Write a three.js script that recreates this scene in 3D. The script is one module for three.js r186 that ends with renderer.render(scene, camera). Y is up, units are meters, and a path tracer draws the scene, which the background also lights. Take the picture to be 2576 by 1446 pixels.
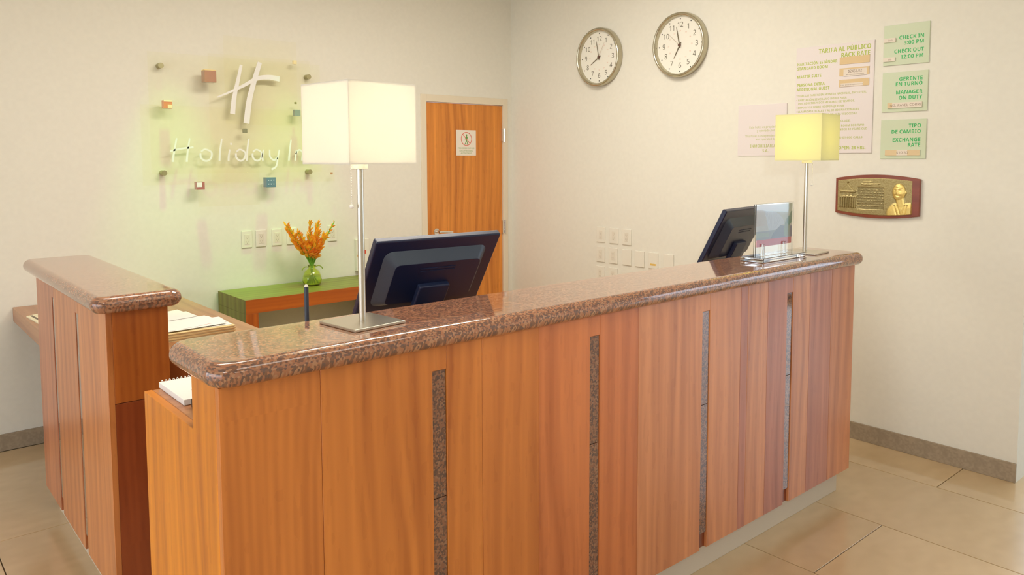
import * as THREE from 'three';
import { RoundedBoxGeometry } from 'three/addons/geometries/RoundedBoxGeometry.js';
import { mergeGeometries, mergeVertices } from 'three/addons/utils/BufferGeometryUtils.js';
import { RectAreaLightUniformsLib } from 'three/addons/lights/RectAreaLightUniformsLib.js';

// ---------------------------------------------------------------- camera, sky, lights, exposure
const scene = new THREE.Scene();
const W = 2576, H = 1446, FOCAL = 1941.56;
const camera = new THREE.PerspectiveCamera(2 * Math.atan(H / 2 / FOCAL) * 180 / Math.PI, W / H, 0.05, 60);
camera.rotation.order = 'YXZ';
camera.position.set(0, 1.65, 0);
camera.rotation.set(-0.07494, -0.71046, -0.00317);
camera.setViewOffset(W, H, 0, 178.8, W, H);            // the lens is shifted: the picture is the lower part of a taller frame
scene.add(camera);

const renderer = new THREE.WebGLRenderer({ antialias: true });
renderer.toneMapping = THREE.LinearToneMapping;
renderer.toneMappingExposure = 0.71;
renderer.shadowMap.enabled = true;
renderer.shadowMap.type = THREE.PCFSoftShadowMap;
RectAreaLightUniformsLib.init();

const DAY = 5.6;
scene.background = new THREE.Color(0.90 * DAY, 0.93 * DAY, 1.0 * DAY);   // overcast daylight outside the glazed entrance

const PANEL_L = 11, PANEL_COLOR = new THREE.Color(1.0, 0.93, 0.83);      // ceiling panels
const GREEN_I = 13, GREEN_COLOR = new THREE.Color(0.14, 1.0, 0.07);       // green spots over the sign
const LAMP1_I = 0.42, LAMP1_COLOR = new THREE.Color(1.0, 0.90, 0.66);
const LAMP2_I = 0.13, LAMP2_COLOR = new THREE.Color(1.0, 0.86, 0.42);
const FLASH_I = 14;

// ---------------------------------------------------------------- room measures (metres, camera above the origin, floor y = 0)
const ZB = -5.14, XR = 4.42, ZR = -1.22, CEIL = 3.2, XL = -3.4, ZF = 3.6, XE = 8.2;

// ---------------------------------------------------------------- helpers
let seed = 7;
const rnd = () => { seed = (seed * 1664525 + 1013904223) >>> 0; return seed / 4294967296; };
const R = (d) => d * Math.PI / 180;
const names = {};
function numbered(n) { const k = names[n] = (names[n] ?? -1) + 1; return k ? `${n}_${String(k).padStart(3, '0')}` : n; }
function tag(o, label, category, group, kind) {
  if (label) o.userData.label = label;
  if (category) o.userData.category = category;
  if (group) o.userData.group = group;
  if (kind) o.userData.kind = kind;
  return o;
}
function thing(name, label, category, pos = [0, 0, 0], turn = 0, group) {
  const o = new THREE.Group(); o.name = numbered(name); o.position.set(...pos); o.rotation.y = turn;
  scene.add(o); return tag(o, label, category, group);
}
function mesh(name, geo, mat, parent) {
  const g = Array.isArray(geo) ? join(geo) : geo;
  const m = new THREE.Mesh(g, mat); m.name = parent ? name : numbered(name);
  m.castShadow = m.receiveShadow = true;
  (parent ?? scene).add(m); return m;
}
// a part whose geometry is given in world coordinates under an unturned thing
function part(name, geo, mat, parent) {
  const g = Array.isArray(geo) ? join(geo) : geo;
  const p = new THREE.Vector3(); let q = parent; while (q && q !== scene) { p.add(q.position); q = q.parent; }
  g.translate(-p.x, -p.y, -p.z);
  return mesh(name, g, mat, parent);
}
const struct = (name, geo, mat) => { const m = mesh(name, geo, mat); m.userData.kind = 'structure'; return m; };
function join(list) {
  const l = list.map((g) => { const n = g.index ? g.toNonIndexed() : g; for (const k of Object.keys(n.attributes)) if (!['position', 'normal', 'uv'].includes(k)) n.deleteAttribute(k); return n; });
  return l.length > 1 ? mergeGeometries(l) : l[0];
}
// texture coordinates in metres from the position, by the main direction of the normal; grain runs along v
function metreUV(g, grain = 'y', du = 0, dv = 0) {
  g = g.index ? g.toNonIndexed() : g;
  const p = g.attributes.position, n = g.attributes.normal, uv = new Float32Array(p.count * 2);
  for (let i = 0; i < p.count; i += 3) {
    let nx = 0, ny = 0, nz = 0;
    for (let k = 0; k < 3; k++) { nx += Math.abs(n.getX(i + k)); ny += Math.abs(n.getY(i + k)); nz += Math.abs(n.getZ(i + k)); }
    for (let k = 0; k < 3; k++) {
      const x = p.getX(i + k), y = p.getY(i + k), z = p.getZ(i + k);
      let a, b;
      if (grain === 'y') { if (ny > nx && ny > nz) { a = x; b = z; } else if (nx > nz) { a = z; b = y; } else { a = x; b = y; } }
      else if (grain === 'x') { if (ny > nx && ny > nz) { a = z; b = x; } else if (nx > nz) { a = z; b = y; } else { a = y; b = x; } }
      else { if (ny > nx && ny > nz) { a = x; b = z; } else if (nx > nz) { a = y; b = z; } else { a = x; b = y; } }
      uv[(i + k) * 2] = a + du; uv[(i + k) * 2 + 1] = b + dv;
    }
  }
  g.setAttribute('uv', new THREE.BufferAttribute(uv, 2)); return g;
}
function bx(x0, x1, y0, y1, z0, z1, bev = 0, seg = 2) {
  const g = bev ? new RoundedBoxGeometry(x1 - x0, y1 - y0, z1 - z0, seg, bev) : new THREE.BoxGeometry(x1 - x0, y1 - y0, z1 - z0);
  return g.translate((x0 + x1) / 2, (y0 + y1) / 2, (z0 + z1) / 2);
}
const cyl = (r0, r1, h, x = 0, y = 0, z = 0, n = 32) => new THREE.CylinderGeometry(r1, r0, h, n).translate(x, y + h / 2, z);
function poly(pts, depth, bev = 0.001) {   // outline in xy, extruded along +z
  const s = new THREE.Shape(pts.map(([x, y]) => new THREE.Vector2(x, y)));
  return new THREE.ExtrudeGeometry(s, { depth: depth - 2 * bev, bevelEnabled: bev > 0, bevelThickness: bev, bevelSize: bev, bevelOffset: -bev, bevelSegments: 1, curveSegments: 24 }).translate(0, 0, bev);
}
const lathe = (pts, n = 48) => new THREE.LatheGeometry(pts.map(([x, y]) => new THREE.Vector2(x, y)), n);
const tube = (pts, r, seg = 24, rad = 8, closed = false) => new THREE.TubeGeometry(new THREE.CatmullRomCurve3(pts.map((p) => new THREE.Vector3(...p)), closed), seg, r, rad, closed);

// periodic value noise
function noiseGrid(n, s) { const a = new Float32Array(n * n); let q = s >>> 0; for (let i = 0; i < n * n; i++) { q = (q * 1664525 + 1013904223) >>> 0; a[i] = q / 4294967296; } return a; }
const G64 = [1, 2, 3, 4, 5, 6].map((s) => noiseGrid(64, s * 7919 + 13));
function vn(k, u, v, pu, pv) {   // u, v in cells, periods pu, pv (at most 64)
  const a = G64[k % 6], iu = Math.floor(u), iv = Math.floor(v), fu = u - iu, fv = v - iv;
  const su = fu * fu * (3 - 2 * fu), sv = fv * fv * (3 - 2 * fv), w = (x, p) => ((x % p) + p) % p;
  const g = (x, y) => a[w(y, pv) * 64 + w(x, pu)];
  const p = g(iu, iv), q = g(iu + 1, iv), r = g(iu, iv + 1), t = g(iu + 1, iv + 1);
  return (p + (q - p) * su) * (1 - sv) + (r + (t - r) * su) * sv;
}
const enc = (c) => Math.round(255 * Math.min(1, Math.max(0, c <= 0.0031308 ? c * 12.92 : 1.055 * Math.pow(c, 1 / 2.4) - 0.055)));
function dataTex(w, h, f, wu, wv) {   // f(u, v) -> linear colour; the picture covers wu x wv metres
  const d = new Uint8Array(w * h * 4);
  for (let j = 0; j < h; j++) for (let i = 0; i < w; i++) { const c = f(i / w, j / h), o = (j * w + i) * 4; d[o] = enc(c[0]); d[o + 1] = enc(c[1]); d[o + 2] = enc(c[2]); d[o + 3] = 255; }
  const t = new THREE.DataTexture(d, w, h); t.colorSpace = THREE.SRGBColorSpace; t.magFilter = t.minFilter = THREE.LinearFilter;
  t.wrapS = t.wrapT = THREE.RepeatWrapping; t.repeat.set(1 / wu, 1 / wv); t.needsUpdate = true; return t;
}
function canvasTex(w, h, draw) {
  const c = document.createElement('canvas'); c.width = w; c.height = h; draw(c.getContext('2d'), w, h);
  const t = new THREE.CanvasTexture(c); t.colorSpace = THREE.SRGBColorSpace; t.magFilter = THREE.LinearFilter; return t;
}
const mix = (a, b, t) => a.map((x, i) => x + (b[i] - x) * t);
const lin = (r, g, b) => new THREE.Color().setRGB(r, g, b);
const std = (c, rough = 0.6, o = {}) => new THREE.MeshStandardMaterial({ color: c, roughness: rough, ...o });
const phys = (c, rough = 0.5, o = {}) => new THREE.MeshPhysicalMaterial({ color: c, roughness: rough, ...o });

// ---------------------------------------------------------------- materials
function woodTex(k, cathedral) {
  return dataTex(512, 1024, (u, v) => {
    const warp = vn(k, u * 3, v * 3, 3, 3) * 0.09 + vn(k + 1, u * 6, v * 5, 6, 5) * 0.03;
    let ring;
    if (cathedral) { const dx = u - 0.5 + (vn(k + 3, 1, v * 4, 4, 4) - 0.5) * 0.1, dy = (v % 0.5) - 0.1; ring = Math.sqrt(dx * dx * 8 + dy * dy * 0.7) * 9 + warp * 14; }
    else ring = (u + warp) * 8;
    const band = 0.5 + 0.5 * Math.sin(ring * Math.PI * 2);
    const streak = vn(k + 2, u * 40 + warp * 60, v * 3, 40, 3), fine = vn(k + 4, u * 64, v * 10, 64, 10), pore = vn(k + 5, u * 63, v * 40, 63, 40);
    const broad = vn(k + 3, u * 5 + warp * 6, v * 2, 5, 2);
    let t = 0.34 * band * (0.4 + 0.6 * broad) + 0.34 * streak + 0.2 * fine + 0.3 * broad - 0.22;
    if (pore > 0.8) t += 0.1;
    t = Math.max(0, Math.min(1, t));
    return mix([1.0, 1.0, 1.0], [0.50, 0.36, 0.28], t);
  }, 0.62, 2.1);
}
const WOOD_A = woodTex(0, false), WOOD_B = woodTex(1, true), WOOD_C = woodTex(2, false);
const wood = (r, g, b, map = WOOD_A, rough = 0.34, coat = 0.25) => phys(lin(r, g, b), rough, { map, clearcoat: coat, clearcoatRoughness: 0.22 });
const GRANITE = dataTex(1024, 1024, (() => {
  const N = 64, pts = []; let q = 991; const rr = () => { q = (q * 1664525 + 1013904223) >>> 0; return q / 4294967296; };
  for (let i = 0; i < N * N; i++) pts.push([rr(), rr(), rr()]);
  return (u, v) => {
    const x = u * N, y = v * N, ix = Math.floor(x), iy = Math.floor(y); let d1 = 9, id = 0;
    for (let b = -1; b <= 1; b++) for (let a = -1; a <= 1; a++) {
      const j = ((iy + b + N) % N) * N + ((ix + a + N) % N), p = pts[j], dx = ix + a + p[0] - x, dy = iy + b + p[1] - y, d = dx * dx + dy * dy;
      if (d < d1) { d1 = d; id = j; }
    }
    const s = pts[id][2], cl = vn(1, u * 20, v * 20, 20, 20), f = vn(2, u * 64, v * 64, 64, 64);
    let c;
    if (s + (cl - 0.5) * 0.3 < 0.23) c = [0.075, 0.06, 0.066];
    else if (s < 0.46) c = [0.17, 0.085, 0.06];
    else if (s < 0.80) c = [0.44, 0.185, 0.10];
    else c = [0.52, 0.28, 0.16];
    return mix(c, [0.33, 0.15, 0.08], 0.30 + 0.35 * Math.sqrt(d1) * f);
  };
})(), 0.34, 0.34);
const M = {
  granite: phys(lin(1, 1, 1), 0.07, { map: GRANITE, clearcoat: 0.55, clearcoatRoughness: 0.03 }),
  graniteStrip: phys(lin(0.62, 0.60, 0.62), 0.05, { map: GRANITE, clearcoat: 0.6, clearcoatRoughness: 0.03 }),
  wall: std(lin(0.80, 0.775, 0.68), 0.85, { map: dataTex(256, 256, (u, v) => { const t = 0.97 + 0.03 * vn(0, u * 32, v * 32, 32, 32); return [t, t, t]; }, 0.6, 0.6) }),
  ceiling: std(lin(0.85, 0.83, 0.78), 0.9),
  skirting: std(lin(0.38, 0.30, 0.205), 0.6, { map: dataTex(256, 128, (u, v) => { const t = 0.8 + 0.2 * vn(3, u * 20, v * 10, 20, 10) * vn(2, u * 64, v * 32, 64, 32) * 2; return [t, t, t]; }, 0.5, 0.25) }),
  grout: std(lin(0.33, 0.245, 0.15), 0.95),
  frame: std(lin(0.78, 0.69, 0.53), 0.5),
  door: wood(0.80, 0.30, 0.045, WOOD_C, 0.42, 0.1),
  chrome: phys(lin(0.80, 0.78, 0.74), 0.22, { metalness: 1 }),
  steel: phys(lin(0.60, 0.55, 0.46), 0.28, { metalness: 1 }),
  dark: phys(lin(0.004, 0.010, 0.042), 0.38, { clearcoat: 0.2, clearcoatRoughness: 0.3 }),
  darkMid: phys(lin(0.040, 0.055, 0.082), 0.42),
  darkSoft: phys(lin(0.010, 0.018, 0.055), 0.45),
  black: std(lin(0.02, 0.02, 0.022), 0.5),
  paper: std(lin(0.86, 0.85, 0.81), 0.9),
  folder: std(lin(0.78, 0.62, 0.32), 0.85),
  plate: std(lin(0.80, 0.765, 0.665), 0.6),
  socket: std(lin(0.50, 0.44, 0.35), 0.5),
  plinth: std(lin(0.62, 0.53, 0.41), 0.5),
  white: std(lin(0.88, 0.87, 0.84), 0.5),
};

// ---------------------------------------------------------------- the room
{
  const tileTex = [0, 1, 2].map((k) => dataTex(256, 512, (u, v) => {
    const a = vn(k, u * 6, v * 30, 6, 30), b = vn(k + 1, u * 14, v * 40, 14, 40), c = vn(k + 2, u * 3, v * 4, 3, 4);
    const t = 0.35 * a + 0.25 * b + 0.4 * c; return mix([1.0, 0.985, 0.955], [0.78, 0.72, 0.63], t);
  }, 0.61, 1.22));
  const tm = tileTex.flatMap((t) => [0.70, 0.74].map((k) => phys(lin(k, k * 0.77, k * 0.47), 0.28, { map: t, clearcoat: 0.8, clearcoatRoughness: 0.07 })));
  const fl = struct('floor', bx(XL - 0.2, XE + 0.2, -0.2, -0.012, ZB - 0.2, ZF + 0.2), M.grout);
  const TW = 0.61, TL = 1.22, J = 0.004, cache = {};
  for (let k = -7; k < 13; k++) {
    const x0 = 0.40 + TW * k, x1 = x0 + TW, off = (k & 1) ? TL / 2 : 0;
    for (let n = -4; n < 5; n++) {
      let z0 = -1.463 + TL * n - off, z1 = z0 + TL;
      const a0 = Math.max(x0, XL), a1 = Math.min(x1, XE), b0 = Math.max(z0, ZB), b1 = Math.min(z1, ZF);
      if (a1 - a0 < 0.03 || b1 - b0 < 0.03) continue;
      const w = a1 - a0 - J, l = b1 - b0 - J, key = `${w.toFixed(3)} ${l.toFixed(3)}`;
      cache[key] ??= metreUV(new RoundedBoxGeometry(w, 0.011, l, 1, 0.0015), 'z');
      const m = mesh('tile', cache[key], tm[Math.floor(rnd() * tm.length)], fl);
      m.position.set((a0 + a1) / 2, -0.0055, (b0 + b1) / 2);
    }
  }
  // walls have thickness; the back wall leaves the door opening
  const DX0 = 3.519, DX1 = 4.317, DH = 2.105, FX0 = 3.468, FX1 = 4.368, FH = 2.162;
  struct('wall_back', [bx(XL - 0.2, FX0, 0, CEIL, ZB - 0.2, ZB), bx(FX1, XE + 0.2, 0, CEIL, ZB - 0.2, ZB), bx(FX0, FX1, FH, CEIL, ZB - 0.2, ZB)].map((g) => metreUV(g)), M.wall);
  struct('wall_right', metreUV(bx(XR, XR + 0.24, 0, CEIL, ZB, ZR)), M.wall);
  struct('wall_front', metreUV(bx(XL - 0.2, XE + 0.2, 0, CEIL, ZF, ZF + 0.2)), M.wall);
  struct('ceiling', bx(XL - 0.2, XE + 0.2, CEIL, CEIL + 0.2, ZB - 0.2, ZF + 0.2), M.ceiling);
  struct('baseboard_back', [metreUV(bx(XL, 1.6, 0, 0.097, ZB, ZB + 0.012, 0.002), 'x'), metreUV(bx(1.6, FX0, 0, 0.097, ZB, ZB + 0.012, 0.002), 'x')], M.skirting);
  struct('baseboard_right', metreUV(bx(XR - 0.012, XR, 0, 0.099, ZB + 0.05, ZR, 0.002), 'z'), M.skirting);
  // door
  const d = thing('door_1', 'brown wood veneer door in a cream frame on the back wall', null, [(DX0 + DX1) / 2, 0, ZB]); d.userData.kind = 'structure';
  part('door_frame', [bx(FX0, DX0, 0, FH, ZB - 0.19, ZB + 0.012, 0.003), bx(DX1, FX1, 0, FH, ZB - 0.19, ZB + 0.012, 0.003), bx(DX0, DX1, DH, FH, ZB - 0.19, ZB + 0.012, 0.003)], M.frame, d);
  const leaf = part('door_panel', metreUV(bx(DX0 + 0.004, DX1 - 0.002, 0.006, DH - 0.004, ZB - 0.052, ZB - 0.006, 0.002), 'y', 0.2, 0.3), M.door, d);
  const hx = 3.611, hy = 1.058;
  const handle = part('door_handle', [new THREE.CylinderGeometry(0.026, 0.026, 0.009, 32).rotateX(Math.PI / 2).translate(hx, hy, ZB - 0.001), new THREE.CylinderGeometry(0.009, 0.009, 0.05, 16).rotateX(Math.PI / 2).translate(hx, hy, ZB + 0.024),
    tube([[hx - 0.008, hy, ZB + 0.048], [hx + 0.03, hy, ZB + 0.05], [hx + 0.08, hy - 0.004, ZB + 0.05], [hx + 0.128, hy - 0.008, ZB + 0.046]], 0.010, 20, 12)], M.chrome, d);
  for (const y of [1.849, 1.058, 0.25]) {
    part('hinge', [cyl(0.008, 0.008, 0.118, DX1 + 0.012, y - 0.059, ZB + 0.016, 16), bx(DX1 - 0.014, DX1 + 0.010, y - 0.055, y + 0.055, ZB - 0.008, ZB + 0.014)], M.chrome, d);
  }
  // glazed fronts outside the frame, on the far right and the left: daylight comes in here
  const wf = std(lin(0.25, 0.25, 0.26), 0.4, { metalness: 0.6 });
  function glazing(name, label, x, dir, za, zb, top, N, glass) {   // dir: +1 faces outside toward +x
    const wn = thing(name, label, null, [x, 0, 0]); wn.userData.kind = 'structure';
    const sx = (a, b) => dir > 0 ? [x + a, x + b] : [x - b, x - a];
    part('sill', bx(...sx(0, 0.2), 0, 0.08, za, zb), wf, wn); part('header', bx(...sx(0, 0.2), top, CEIL, za, zb), M.wall, wn);
    const at = (i) => za + 0.04 + (zb - za - 0.08) * i / N;
    for (let i = 0; i <= N; i++) part('window_frame', bx(...sx(0.02, 0.1), 0.08, top, at(i) - 0.03, at(i) + 0.03), wf, wn);
    for (let i = 0; i < N; i++) { const p = part('pane', new THREE.PlaneGeometry(at(i + 1) - at(i) - 0.06, top - 0.08).rotateY(-dir * Math.PI / 2).translate(x + dir * 0.06, (top + 0.08) / 2, (at(i) + at(i + 1)) / 2), glass, wn); p.castShadow = false; }
  }
  glazing('window_1', 'glazed entrance with dark metal frame letting daylight in', XE, 1, ZB, ZF, 2.9, 6, phys(lin(0.78, 0.91, 1.0), 0, { transmission: 1, thickness: 0, ior: 1.5 }));
  glazing('window_2', 'tall glazed front with dark metal frame beside the empty floor', XL, -1, -4.95, 2.0, 2.3, 5, phys(lin(0.95, 0.97, 0.97), 0, { transmission: 1, thickness: 0, ior: 1.5 }));
  struct('wall_left', [bx(XL - 0.2, XL, 0, CEIL, ZB, -4.95), bx(XL - 0.2, XL, 0, CEIL, 2.0, ZF)].map((g) => metreUV(g)), M.wall);
  struct('pavement', [bx(XE + 0.2, XE + 14, -0.25, -0.05, ZB - 8, ZF + 8), bx(XL - 14, XL - 0.2, -0.25, -0.05, ZB - 8, ZF + 8)], std(lin(0.5, 0.5, 0.48), 0.9));
}

// ---------------------------------------------------------------- ceiling lights (above the frame)
{
  const trim = std(lin(0.8, 0.8, 0.78), 0.4);
  const glow = new THREE.MeshStandardMaterial({ color: 0xffffff, emissive: PANEL_COLOR, emissiveIntensity: 2.2, roughness: 0.6 });
  for (const [x, z, where] of [[1.0, -3.1, 'over the work desk'], [2.55, -3.1, 'over the staff area before the door'], [-1.2, 0.6, 'over the empty floor behind the viewer'], [2.0, -0.3, 'over the front of the long counter'], [1.7, 2.3, 'over the far end of the lobby'], [6.6, -1.2, 'beside the glazed entrance']]) {
    const t = thing('ceiling_light', `flat white ceiling light panel ${where}`, 'light', [x, CEIL, z], 0, 'ceiling light panels');
    mesh('trim', [bx(-0.66, 0.66, -0.03, 0, -0.36, -0.32), bx(-0.66, 0.66, -0.03, 0, 0.32, 0.36), bx(-0.66, -0.62, -0.03, 0, -0.32, 0.32), bx(0.62, 0.66, -0.03, 0, -0.32, 0.32)], trim, t);
    mesh('diffuser', bx(-0.619, 0.619, -0.018, -0.001, -0.319, 0.319), glow, t);
    const l = new THREE.RectAreaLight(PANEL_COLOR, PANEL_L * (x === 2.55 ? 2.5 : x === 2.0 ? 0.3 : z === 2.3 ? 0.6 : 1), 1.22, 0.62); l.position.set(0, -0.02, 0); l.rotation.x = -Math.PI / 2; t.add(l); l.name = 'panel_light';
  }
  // two green spots wash the wall around the sign from above
  const glowG = new THREE.MeshStandardMaterial({ color: 0x88ff77, emissive: GREEN_COLOR, emissiveIntensity: 3, roughness: 0.5 });
  for (const [x, tx, lb] of [[1.52, 1.62, 'green ceiling spot over the end of the console'], [2.34, 2.36, 'green ceiling spot over the middle of the console']]) {
    const t = thing('ceiling_spot', lb, 'spotlight', [x, CEIL, ZB + 0.42], 0, 'green ceiling spots');
    mesh('can', lathe([[0.052, -0.001], [0.052, -0.09], [0.045, -0.09], [0.042, -0.02]], 32), M.chrome, t);
    mesh('lens', new THREE.CylinderGeometry(0.041, 0.041, 0.008, 32).translate(0, -0.03, 0), glowG, t);
    const s = new THREE.SpotLight(GREEN_COLOR, GREEN_I, 0, R(19), 1, 2); s.position.set(0, -0.04, 0); s.castShadow = true; s.shadow.radius = 1.5; s.name = 'spot';
    s.target.position.set(tx - x, -CEIL + 0.75, -0.20); t.add(s); t.add(s.target);
  }
  // the photographer's flash on a stand just behind the viewpoint
  const f = thing('light_stand', 'slim black light stand carrying a small flash head', 'light stand', [0, 0, 0.34]);
  mesh('pole', cyl(0.011, 0.011, 1.88, 0, 0.02, 0), M.black, f);
  for (let k = 0; k < 3; k++) { const a = R(30 + 120 * k); mesh('leg', tube([[0, 0.3, 0], [0.16 * Math.sin(a), 0.15, 0.16 * Math.cos(a)], [0.3 * Math.sin(a), 0.008, 0.3 * Math.cos(a)]], 0.008, 6, 8), M.black, f); }
  mesh('flash_head', bx(-0.04, 0.04, 1.9, 1.99, -0.09, 0.02, 0.008), M.black, f);
  mesh('flash_window', bx(-0.032, 0.032, 1.925, 1.965, -0.094, -0.0905), new THREE.MeshStandardMaterial({ color: 0xffffff, emissive: 0xffffff, emissiveIntensity: 2 }), f);
  const s = new THREE.SpotLight(new THREE.Color(0.9, 0.96, 1.0), FLASH_I, 0, R(33), 0.8, 2); s.position.set(0, 1.945, -0.10); s.target.position.set(3.4, 1.75, -2.6); s.castShadow = true; s.shadow.radius = 1.6; s.name = 'flash';
  f.add(s); f.add(s.target);
}

// ---------------------------------------------------------------- granite slabs with a full bullnose edge
function slab(x0, x1, z0, z1, y0, y1, rho) {
  const r = (y1 - y0) / 2, ym = (y0 + y1) / 2, NA = 14, NC = 10, ring = [];
  const cs = [[x1 - rho, z1 - rho, 0], [x0 + rho, z1 - rho, 90], [x0 + rho, z0 + rho, 180], [x1 - rho, z0 + rho, 270]];
  for (const [cx, cz, a] of cs) for (let i = 0; i <= NC; i++) { const t = R(a + 90 * i / NC); ring.push([cx, cz, Math.cos(t), Math.sin(t)]); }
  const P = [], I = [], UV = [], n = ring.length;
  for (let j = 0; j <= NA; j++) {
    const t = -Math.PI / 2 + Math.PI * j / NA, off = rho - r + r * Math.cos(t), y = ym + r * Math.sin(t);
    for (const [cx, cz, c, s] of ring) { P.push(cx + c * off, y, cz + s * off); UV.push(cx + c * off - (y - ym) * c, cz + s * off - (y - ym) * s); }
  }
  for (let j = 0; j < NA; j++) for (let i = 0; i < n; i++) { const a = j * n + i, b = j * n + (i + 1) % n, c = a + n, d = b + n; I.push(a, c, b, b, c, d); }
  for (const [j, up] of [[0, 0], [NA, 1]]) { const c = P.length / 3; P.push((x0 + x1) / 2, j ? y1 : y0, (z0 + z1) / 2); UV.push((x0 + x1) / 2, (z0 + z1) / 2); for (let i = 0; i < n; i++) { const a = j * n + i, b = j * n + (i + 1) % n; up ? I.push(a, c, b) : I.push(b, c, a); } }
  const g = new THREE.BufferGeometry(); g.setAttribute('position', new THREE.Float32BufferAttribute(P, 3)); g.setIndex(I); g.computeVertexNormals();
  g.setAttribute('uv', new THREE.Float32BufferAttribute(UV, 2)); return g;
}
const YT = 1.192, YS = 1.132;

// ---------------------------------------------------------------- main reception counter
{
  const X0 = 0.612, X1 = 3.69, ZW = -1.735, T = 0.022, HP = 0.115, TOP = YS;
  const c = thing('reception_counter', 'long reception counter clad in vertical wood planks with dark granite inlay strips', 'counter', [2.15, 0, -1.85]);
  const slots = [1.2005, 1.8315, 2.454, 3.0705].map((x) => [x, x + 0.048]);
  // planks: [x0, x1, tint, map, header to the end of the slot]
  const tints = { a: wood(0.72, 0.245, 0.050, WOOD_A), b: wood(0.74, 0.255, 0.048, WOOD_C), c: wood(0.68, 0.215, 0.062, WOOD_A), d: wood(0.70, 0.28, 0.11, WOOD_C), e: wood(0.66, 0.25, 0.10, WOOD_A), f: wood(0.54, 0.195, 0.105, WOOD_C), g: wood(0.70, 0.235, 0.045, WOOD_B) };
  const P = [[X0, 0.864, 'g', 0], [0.864, 1.2005, 'b', 1], [1.2485, 1.376, 'b', 0], [1.376, 1.602, 'a', 0], [1.602, 1.8315, 'c', 1], [1.8795, 2.078, 'c', 0], [2.078, 2.454, 'd', 1],
    [2.502, 2.714, 'd', 0], [2.714, 2.766, 'f', 0], [2.766, 2.915, 'd', 0], [2.915, 3.0705, 'f', 1], [3.1185, 3.266, 'd', 0], [3.266, 3.466, 'f', 0], [3.466, X1, 'e', 0]];
  P.forEach(([a, b, t, hd], i) => {
    const g = 0.0004, pts = [[a + g, HP], [b - g, HP]];
    if (hd) { const s = slots.find((q) => Math.abs(q[0] - b) < 1e-6); pts[1] = [b, HP]; pts.push([b, 1.062], [s[1] - g, 1.062], [s[1] - g, TOP]); } else { if (slots.some((q) => Math.abs(q[0] - b) < 1e-6)) pts[1][0] = b; pts.push([pts[1][0], TOP]); }
    // a plank to the right of a slot starts under the header of its neighbour
    pts.push([a + g, TOP]);
    part('plank', metreUV(poly(pts, T, 0.0012).translate(0, 0, ZW - T), 'y', i * 0.137, i * 0.31), tints[t], c);
  });
  for (const [a, b] of slots) {
    part('granite_strip', metreUV(bx(a + 0.001, b - 0.001, 0.178, 0.6935, ZW - T - 0.01, ZW - 0.004, 0.001, 1), 'y', a, 0), M.graniteStrip, c);
    part('granite_strip', metreUV(bx(a + 0.001, b - 0.001, 0.6955, 1.061, ZW - T - 0.01, ZW - 0.004, 0.001, 1), 'y', a + 0.1, 0), M.graniteStrip, c);
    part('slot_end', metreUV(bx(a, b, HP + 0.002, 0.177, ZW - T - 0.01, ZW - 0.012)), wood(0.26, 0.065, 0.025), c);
  }
  const ez = -1.915, dz = -2.325, dt = 0.99;
  const endW = wood(0.82, 0.29, 0.016, WOOD_C, 0.4, 0.1), inW = wood(0.5, 0.19, 0.06);
  // the left end: upper wall end and the end of the lower work desk behind it, one L-shaped board seen edge-on
  const sh = [[-(ZW - T) , HP], [-dz, HP], [-dz, dt], [-ez, dt], [-ez, TOP], [-(ZW - T), TOP]];   // along -z
  part('end_panel', metreUV(poly(sh.map(([z, y]) => [z, y]), T, 0.0012).rotateY(Math.PI / 2).translate(X0, 0, 0), 'y', 0.05, 0.4), endW, c);
  part('end_panel', metreUV(poly(sh, T, 0.0012).rotateY(Math.PI / 2).translate(X1 - T, 0, 0), 'y', 0.33, 0.1), inW, c);
  part('core', metreUV(bx(X0 + T, X1 - T, HP, TOP - 0.001, ez + 0.02, ZW - T - 0.0105)), inW, c);
  part('back_panel', metreUV(bx(X0 + T, X1 - T, dt, TOP - 0.001, ez, ez + 0.0195)), inW, c);
  part('work_shelf', metreUV(bx(X0 + T, X1 - T, dt - 0.035, dt - 0.0005, dz, ez + 0.0195, 0.003), 'x'), wood(0.58, 0.24, 0.08, WOOD_A), c);
  for (const x of [1.4, 2.4, 3.1]) part('divider', metreUV(bx(x - 0.01, x + 0.01, HP, dt - 0.036, dz + 0.02, ez)), inW, c);
  part('plinth', metreUV(bx(X0 + 0.04, X1 - 0.041, 0, HP - 0.0005, dz + 0.05, -1.776, 0.002)), M.plinth, c);
  const s = mesh('granite_countertop', slab(0.585, 3.733, -2.045, -1.695, YS, YT, 0.06), M.granite);
  tag(s, 'long polished red-brown granite top with rounded edge on the main counter', 'countertop');
}
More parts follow.
